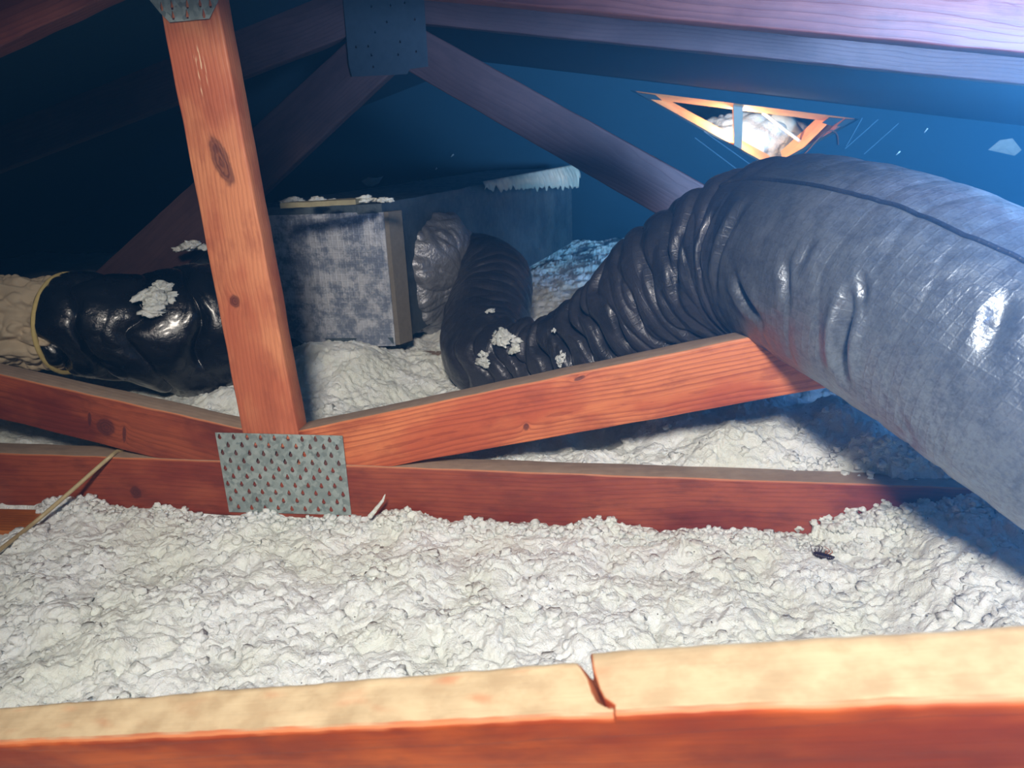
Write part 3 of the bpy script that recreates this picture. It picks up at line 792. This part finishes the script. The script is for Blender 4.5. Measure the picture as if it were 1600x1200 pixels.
# dusty fluff and a yellow strip lying on the box top
ys = on_z(430, 326, Pt.z+.022)
a, b = on_z(438, 327, Pt.z+.03), on_z(556, 320, Pt.z+.03)
slab('yellow_strip', a, b-a, Vector((.0, .05, 0)), Vector((0, 0, .010)), plain('yellow_wool_strip', rgb(150, 142, 112), .9, 0, 80, .3, .6), None, 20, 3, .002, 88)
prop(bpy.data.objects['yellow_strip'], 'thin yellow wool strip lying on top of the foil duct box', 'insulation strip')

# ------------------------------------------------------------------ roof, back wall, triangular opening
RZ = on_y(285, -150, Y1).z+.02; RX = on_y(285, 0, Y1).x
slR = (on_y(1800, -4, Y1).z-on_y(285, -150, Y1).z)/(on_y(1800, -4, Y1).x-on_y(285, -150, Y1).x)
slL = (on_y(285, -172, Y1).z-on_y(-140, 22, Y1).z)/(on_y(285, -172, Y1).x-on_y(-140, 22, Y1).x)
def roof(name, x0, x1, s):
    z = lambda x: RZ+s*(x-RX)
    a, b, c, d = Vector((x0, .62, z(x0))), Vector((x1, .62, z(x1))), Vector((x1, 5.4, z(x1))), Vector((x0, 5.4, z(x0)))
    upo = Vector((0, 0, .02))
    me = mesh_py(name, [a, b, c, d, a+upo, b+upo, c+upo, d+upo], [(0, 1, 2, 3), (7, 6, 5, 4), (0, 4, 5, 1), (1, 5, 6, 2), (2, 6, 7, 3), (3, 7, 4, 0)])
    o = link(name, me, MROOF); o['kind'] = 'structure'; return o
xl = RX-(RZ+.62)/slL
roof('ceiling_right', RX, 3.4, slR); roof('ceiling_left', xl, RX, slL)

PW = at(1180, 200, 3.3); kk = .62
nW = Vector((0, 1, kk)).normalized()
eu = Vector((1, 0, 0)); ev = Vector((0, -kk, 1)).normalized()
tri = [on_plane(x, y, PW, nW) for x, y in ((984, 141), (1343, 186), (1206, 263))]
def wall_back():
    bm = bmesh.new(); edges = []
    def loop(ps):
        vs = [bm.verts.new(p) for p in ps]
        for i in range(len(vs)): edges.append(bm.edges.new((vs[i], vs[(i+1) % len(vs)])))
    def pw(x, z): t = (z-PW.z)/ev.z; return Vector((x, 0, 0))+Vector((0, PW.y, PW.z))+ev*t
    loop([pw(-3.6, -.7), pw(3.4, -.7), pw(3.4, .5), pw(-3.6, .5)]); loop(tri)
    bmesh.ops.triangle_fill(bm, use_beauty=True, edges=edges, normal=nW)
    ret = bmesh.ops.extrude_face_region(bm, geom=bm.faces[:])
    for v in [g for g in ret['geom'] if isinstance(g, bmesh.types.BMVert)]: v.co += nW*.02
    bmesh.ops.recalc_face_normals(bm, faces=bm.faces)
    me = bpy.data.meshes.new('wall_back'); bm.to_mesh(me); bm.free()
    o = link('wall_back', me, MROOF); o['kind'] = 'structure'
    return o
WB = wall_back()
wr = slab('wall_right', Vector((3.3, .62, -.65)), Vector((.02, 0, 0)), Vector((0, 4.7, 0)), Vector((0, 0, .9)), MROOF, None); wr['kind'] = 'structure'
fl = slab('floor', Vector((-3.6, .2, -.72)), Vector((7, 0, 0)), Vector((0, 5.2, 0)), Vector((0, 0, .04)), plain('ceiling_board', rgb(90, 84, 78), .9), None); fl['kind'] = 'structure'

# framing of the opening
MO = wood('opening_wood', rgb(236, 176, 116), rgb(200, 130, 80), rgb(226, 156, 100), 11, (.03, .02, 0), 200, ringmix=.2)
MO2 = wood('opening_wood_dark', rgb(170, 110, 90), rgb(120, 74, 66), rgb(150, 92, 78), 12, (.03, .02, 0), 200, ringmix=.2)
MPALE = plain('pale_grey_paint', rgb(168, 156, 146), .6, 0, 30, .15)
OF = empty('opening_frame', tri[0], 'orange timber frame of the bright triangular opening in the dark roof', 'frame')
def prism(name, px4, back, thick, mat, parent, label=None, deep=()):
    a = [on_plane(x, y, PW+nW*(back+(.07 if i in deep else 0)), nW) for i, (x, y) in enumerate(px4)]; b = [p+nW*thick for p in a]
    n = len(a)
    Fs = [tuple(range(n-1, -1, -1)), tuple(range(n, 2*n))]+[(i, (i+1) % n, n+(i+1) % n, n+i) for i in range(n)]
    me = mesh_py(name, [p-a[0] for p in a+b], Fs)
    bm = bmesh.new(); bm.from_mesh(me); bmesh.ops.recalc_face_normals(bm, faces=bm.faces); bm.to_mesh(me); bm.free()
    o = bpy.data.objects.new(name, me); C.objects.link(o); me.materials.append(mat)
    if parent: o.parent = parent; o.location = a[0]-parent.location
    else: o.location = a[0]
    if label: o['label'] = label
    return o
prism('rail', [(985, 141), (1345, 186), (1290, 189), (1034, 157)], .021, .05, MO, OF, deep=(2, 3))
prism('rail', [(984, 141), (1036, 160), (1204, 252), (1207, 266)], .021, .05, MO, OF, deep=(1, 2))
prism('rail', [(1287, 187), (1300, 187), (1232, 254), (1222, 246)], .05, .05, MO, OF, deep=(0, 3))
prism('rail', [(1306, 187), (1318, 188), (1244, 256), (1234, 254)], .03, .05, MO, OF, deep=(0, 3))
prism('trim', [(1320, 187), (1346, 186), (1262, 260), (1248, 255)], .021, .03, MO2, OF, 'dull brown outer board of the frame')
prism('corner_plate', [(990, 144), (1024, 149), (1034, 157), (1014, 155)], .012, .004, MG2, OF, 'grey steel corner plate')
prism('corner_plate', [(1296, 184), (1318, 186), (1300, 197), (1285, 192)], .012, .004, MG2, OF, 'grey steel corner plate')
prism('corner_plate', [(1320, 187), (1341, 187), (1325, 199), (1308, 197)], .012, .004, MG2, OF, 'grey steel corner plate')
pp = prism('upright', [(1146, 166), (1161, 168), (1159, 233), (1147, 228)], .022, .05, MPALE, OF, 'pale grey upright across the opening')
# pale lap lines of underlay round the opening
MLINE = plain('underlay_edge', rgb(80, 110, 130), .8)
for k, (p, q) in enumerate((((1100, 205), (1180, 262)), ((1086, 215), (1162, 272)), ((1347, 184), (1322, 228)), ((1372, 186), (1320, 232)), ((1404, 192), (1350, 240)))):
    a = on_plane(p[0], p[1], PW, nW); b = on_plane(q[0], q[1], PW, nW)
    d = (b-a).normalized(); s = nW.cross(d)*.0016
    o = slab('lap_strip', a-nW*.004-s, b-a, s*2, nW*.004, MLINE, None); o['kind'] = 'structure'; o.parent = WB
# what stands behind the opening
P2 = PW+nW*.42
g = lambda x, y, e=0.: on_plane(x, y, PW+nW*(.42+e), nW)
MWF = plain('white_foil_duct', rgb(228, 224, 216), .5, .15, 25, .2, .8, 60, .01)
def disp_w(S, TH, L): return .02*noise_tube(S, TH, 8, 2, 101)-.018*ridged(noise_tube(S, TH, 16, 2, 102), 3, 1.5)
o, _ = tube('silver_duct', [g(1075, 250), g(1130, 232), g(1180, 222), g(1230, 240), g(1262, 275)], [.15, .165, .155, .17, .17], disp_w, 140, 100, MWF)
prop(o, 'white foil flexible duct seen through the triangular opening', 'duct')
o, _ = tube('white_pipe', [g(1212, 182, .05), g(1224, 198, .0), g(1250, 240, -.1)], [.05, .06, .07], None, 60, 32, plain('cream_pipe', rgb(222, 214, 196), .6))
prop(o, 'cream pipe rising behind the white duct in the opening', 'pipe')
o, _ = tube('wire', [on_plane(x, y, PW-nW*.01, nW) for x, y in ((1240, 256), (1262, 236), (1284, 212), (1298, 204), (1308, 210), (1310, 226))], [.0028]*6, None, 80, 8, plain('dark_wire', rgb(96, 60, 52), .5))
prop(o, 'thin dark wire looping over the frame of the opening', 'wire')
o, _ = tube('brace_rod', [g(1192, 176, -.25), g(1250, 221, -.3)], [.008, .008], None, 20, 10, plain('pale_rod', rgb(236, 220, 190), .6))
prop(o, 'thin pale diagonal rod inside the triangular opening', 'rod')
bp = slab('wall_beyond', P2+Vector((-1.6, .9, -.9)), Vector((3.6, 0, 0)), Vector((0, .02, 0)), Vector((0, 0, 1.8)), MROOF, None); bp['kind'] = 'structure'
lp = on_plane(1153, 190, PW+nW*.09, nW)
light('lamp_beyond', 'POINT', lp, lp+Vector((0, 0, -1)), 5.5, (1, .93, .80), .012)

# ------------------------------------------------------------------ small things
# cable
def over(px, py):
    z = -.56
    for _ in range(12): p = on_z(px, py, z); z = max(height(p.x+a, p.y+b) for a in (-.012, 0, .012) for b in (-.012, 0, .012))+.004
    return on_z(px, py, z)
cb = [on_y(215, 696, Y1+.05), on_y(186, 704, Y1+.022), on_y(172, 714, Y1-.002), on_y(150, 733, Y1-.016), on_y(100, 777, .99), over(52, 818), over(0, 859), over(-60, 905)]
t = NT('tan_cable_sheath'); o, _ = tube('cable', cb, [.0034]*len(cb), None, 220, 14, plain('tan_cable', rgb(176, 158, 120), .45, 0, 60, .2, .2))
prop(o, 'tan electrical cable slung over the left end of the bottom chord', 'cable')

def scrap(name, px, py, P, n, pts, mat, label, cat, thick=.004):
    """small irregular flake lying on the plane (P, n): pts are pixel offsets"""
    a = [on_plane(px+dx, py+dy, P, n) for dx, dy in pts]; c = sum(a, Vector())/len(a)
    V = [c-n*thick*1.5-c]+[p-n*thick*.4*(1+.6*math.sin(i*2.3))-c for i, p in enumerate(a)]+[p+n*.0-c for p in a]
    m = len(a); Fs = [(0, 1+i, 1+(i+1) % m) for i in range(m)]+[(1+i, 1+m+i, 1+m+(i+1) % m, 1+(i+1) % m) for i in range(m)]
    me = mesh_py(name, V, Fs); bm = bmesh.new(); bm.from_mesh(me)
    bmesh.ops.subdivide_edges(bm, edges=bm.edges, cuts=3, use_grid_fill=True)
    for v in bm.verts: v.co += n*thick*.5*float(noise3(v.co.x*60, v.co.y*60, v.co.z*60, 5))
    bmesh.ops.recalc_face_normals(bm, faces=bm.faces); bm.to_mesh(me); bm.free()
    o = bpy.data.objects.new(name, me); C.objects.link(o); o.location = c; me.materials.append(mat)
    return prop(o, label, cat)
MSC = plain('white_paper_foil', rgb(220, 220, 214), .5, .1, 60, .3, .5)
scrap('paper_scrap', 580, 283, at(580, 283, 2.9), nW, [(-15, 0), (-5, -6), (8, -5), (19, -8), (12, 3), (2, 8), (-8, 6)], MSC, 'small white paper scrap caught in the dark above the duct box', 'scrap')
scrap('foil_scrap', 1570, 230, PW, nW, [(-26, 4), (-8, -11), (12, -14), (26, 4), (15, 13), (-4, 9)], plain('brown_grey_foil', rgb(170, 150, 140), .5, .2, 60, .35, .5), 'brownish foil scrap stuck to the dark roof at far right', 'scrap')
for k, (p, q) in enumerate((((1399, 240), (1406, 235)), ((1443, 205), (1449, 199)), ((705, 243), (709, 240)), ((681, 263), (683, 261)), ((655, 285), (658, 281)))):
    a, b = on_plane(p[0], p[1], PW, nW)-nW*.012, on_plane(q[0], q[1], PW, nW)-nW*.006
    d = (b-a); o, _ = tube('nail_tip', [a, (a+b)/2, b], [.0012, .003, .0034], None, 8, 8, plain('nail_steel', rgb(225, 225, 225), .35, .6))
    prop(o, ('bright nail tip poking through the dark roof right of the opening', 'fainter nail tip above and right of the bright one',
             'upper of three nail tips in the dark left of the foil lap', 'middle of three nail tips left of the foil lap', 'lowest of three nail tips left of the foil lap')[k], 'nail', 'nail tips through the roof')

# insulation tufts resting on ducts
def tuft(px, py, RT, size, seed, label, extra=.004):
    s, th = place_on(RT, px, py); S_, c, rr, T, N, B = RT; i = int(np.searchsorted(S_, s))
    dirv = Vector(N[i]*math.cos(th)+B[i]*math.sin(th)); p = Vector(c[i])+dirv*(rr[i]+extra)
    me = tuft_mesh(size, seed); o = bpy.data.objects.new('insulation_tuft', me); C.objects.link(o); o.location = p
    o.rotation_mode = 'QUATERNION'; o.rotation_quaternion = dirv.to_track_quat('Z', 'Y')
    return prop(o, label, 'insulation tuft', 'tufts of insulation on the ducts')
tuft(245, 468, LT, (.052, .04, .02), 3, 'white insulation tuft lying on the black duct left of the post', .0)
tuft(785, 535, RT, (.050, .028, .016), 4, 'largest white tuft in the elbow of the grey duct', .0)
tuft(766, 488, RT, (.026, .012, .008), 5, 'small white tuft above the largest one on the duct elbow', .002)
tuft(752, 562, RT, (.03, .018, .010), 6, 'ragged white tuft below the largest one on the duct elbow', .0)
tuft(797, 551, RT, (.010, .008, .006), 7, 'tiny white tuft right of the ragged one on the elbow', .003)
tuft(875, 562, RT, (.012, .017, .008), 8, 'white tuft on the duct just above the right web', .0)
tuft(871, 516, RT, (.007, .006, .005), 9, 'tiny white speck of fluff high on the duct right of the elbow', .0)
for k, (px, s_) in enumerate(((445, .03), (480, .028), (508, .02), (560, .03), (590, .026), (300, .05))):
    p = on_z(px, 322 if px > 400 else 398, Pt.z+.028 if px > 400 else Pt.z-.12)+Vector((0, .05, .004))
    if px < 400: p = at(300, 392, 1.74)
    o = bpy.data.objects.new('insulation_tuft', tuft_mesh((s_, s_*.7, s_*.55), 20+k)); C.objects.link(o); o.location = p
    prop(o, ('white fluff tuft on the box top right beside the post', 'second fluff tuft from the post on the box top', 'small fluff tuft at the middle of the box top', 'fluff tuft behind the end of the yellow strip',
             'rightmost fluff tuft on the box top', 'grey-lit fluff tuft above the black duct left of the post')[k], 'insulation tuft', 'tufts of insulation on the ducts')

# cockroach lying on the insulation
def insect():
    p = on_z(1287, 870, -.54); p.z = height(p.x, p.y)+.004
    for _ in range(20): p = on_z(1287, 870, height(p.x, p.y)+.004)
    ro = empty('cockroach', p, 'dead black cockroach lying on the insulation at right', 'insect'); ro.rotation_euler = (0, 0, 0)
    mb = plain('black_shell', rgb(40, 22, 28), .3, 0, 60, .2, .1); ml = plain('amber_leg', rgb(150, 90, 50), .4)
    bodyp = [p+Vector((-.014, .002, .004)), p+Vector((-.008, .001, .003)), p+Vector((.002, 0, .001)), p+Vector((.010, -.001, -.0)), p+Vector((.0145, -.001, .001))]
    o, _ = tube('body', bodyp, [.0025, .0055, .006, .004, .001], lambda S, TH, L: .0003*np.sin(S*2500), 60, 24, mb, ro, squash=.7)
    L = [((-.008, .0, .006), (-.006, .004, .014), (-.011, .006, .013)), ((-.005, 0, .006), (-.002, .003, .013), (-.006, .006, .015)), ((.004, .0, .005), (.008, .004, .008), (.002, .008, .012)),
         ((.007, 0, .004), (.012, .003, .006), (.010, .007, .009)), ((.002, .0, .005), (.004, .004, .007), (.010, .006, .006)), ((-.010, .001, .006), (-.012, .003, .009), (-.010, .006, .010))]
    for k, l in enumerate(L): tube('leg', [p+Vector(v) for v in l], [.0008, .0007, .0003], None, 14, 6, mb if k in (0, 1, 5) else ml, ro)
    tube('antenna', [p+Vector((-.0145, .002, .004)), p+Vector((-.0165, .006, .011)), p+Vector((-.018, .012, .016))], [.0004, .0004, .0002], None, 14, 6, mb, ro)
insect()
def litter(px, py, size, label, color, seed):
    p = on_z(px, py, -.57)
    for _ in range(15): p = on_z(px, py, height(p.x, p.y)+.002)
    o = bpy.data.objects.new('bark_flake', tuft_mesh(size, seed, 2)); C.objects.link(o); o.location = p
    o.data.materials.clear(); o.data.materials.append(plain('flake', color, .7)); o.rotation_euler = (0, 0, seed)
    prop(o, label, 'debris')
litter(1161, 996, (.0045, .003, .003), 'red-brown flake on the insulation above the right of the near timber', rgb(120, 50, 40), 31)
litter(815, 931, (.0012, .0035, .0012), 'dark sliver on the insulation above the crack in the near timber', rgb(50, 30, 20), 32)
litter(1112, 972, (.003, .0012, .001), 'dark sliver left of and above the red-brown flake', rgb(60, 50, 45), 33)
litter(1301, 973, (.003, .0014, .001), 'dark sliver right of and above the red-brown flake', rgb(60, 50, 45), 34)
# orange board scrap under the left end of the chord
a = on_z(-60, 800, -.575)
ob = slab('board_offcut', on_z(-90, 826, -.555)+Vector((0, 0, -.05)), Vector((.135, 0, 0)), Vector((0, .07, 0)), Vector((0, 0, .05)), wood('offcut_wood', rgb(190, 110, 40), rgb(120, 60, 24), rgb(160, 86, 34), 14, ringmix=.3), None)
prop(ob, 'orange-brown timber offcut half buried under the left end of the chord', 'offcut')
p = on_z(935, 690, -.53)
ob = slab('board_offcut', p+Vector((-.035, .0, -.05)), Vector((.09, 0, 0)), Vector((0, .02, 0)), Vector((0, 0, .045)), plain('dark_brown_board', rgb(74, 54, 48), .8), None)
prop(ob, 'dark brown board end in the hollow between right web and chord', 'offcut')
# curl of fibre by the plate
p0 = on_y(588, 795, 1.0)
o, _ = tube('fibre_curl', [p0+Vector((-.012, 0, -.014)), p0, p0+Vector((.011, .001, .014)), p0+Vector((.016, .002, .024))], [.004, .003, .002, .0006], lambda S, TH, L: .0014*noise_tube(S, TH, 150, 1.5, 111), 60, 16, MI)
prop(o, 'pointed white fibre sliver standing up right of the steel plate', 'insulation tuft')

# loose clumps along the edges of the timbers
def clumps():
    V, Q = [], []; rng = random.Random(3)
    protos = []
    for s in range(6):
        vs, fs = blob_np(50+s, 2); protos.append((vs, fs))
    def add(x, y, z, s):
        nonlocal V, Q
        vs, fs = protos[rng.randrange(6)]; a = rng.uniform(0, 6.28); c, sn = math.cos(a), math.sin(a)
        vv = vs*s; vv = np.stack([vv[:, 0]*c-vv[:, 1]*sn, vv[:, 0]*sn+vv[:, 1]*c, vv[:, 2]*.8], 1)+np.array([x, y, z])
        Q.append(fs+sum(len(v) for v in V)); V.append(vv)
    for i in range(800):
        x = rng.uniform(-.95, xC+.1); y = Y1-rng.uniform(.004, .04)
        add(x, y, height(x, y)+rng.uniform(-.003, .003), rng.uniform(.003, .010))
    for i in range(500):
        x = rng.uniform(xC-.05, xD+.1); y = Y1+rng.uniform(-.05, .07)
        add(x, y, height(x, y)+rng.uniform(-.002, .004), rng.uniform(.003, .009))
    for i in range(3600):
        x = rng.uniform(-.95, 1.); y = rng.uniform(.52, 1.5) if i % 4 == 0 else rng.uniform(.55, 1.03)
        if Y1-.01 < y < Y1+.06: continue
        add(x, y, height(x, y)+rng.uniform(-.005, .0005), .003+.010*rng.random()**2.5)
    o = link('insulation_clumps', mesh_np('clumps', np.vstack(V), np.vstack(Q)), MI, bpy.data.objects['loose_fill_insulation']); o['kind'] = 'stuff'
clumps()
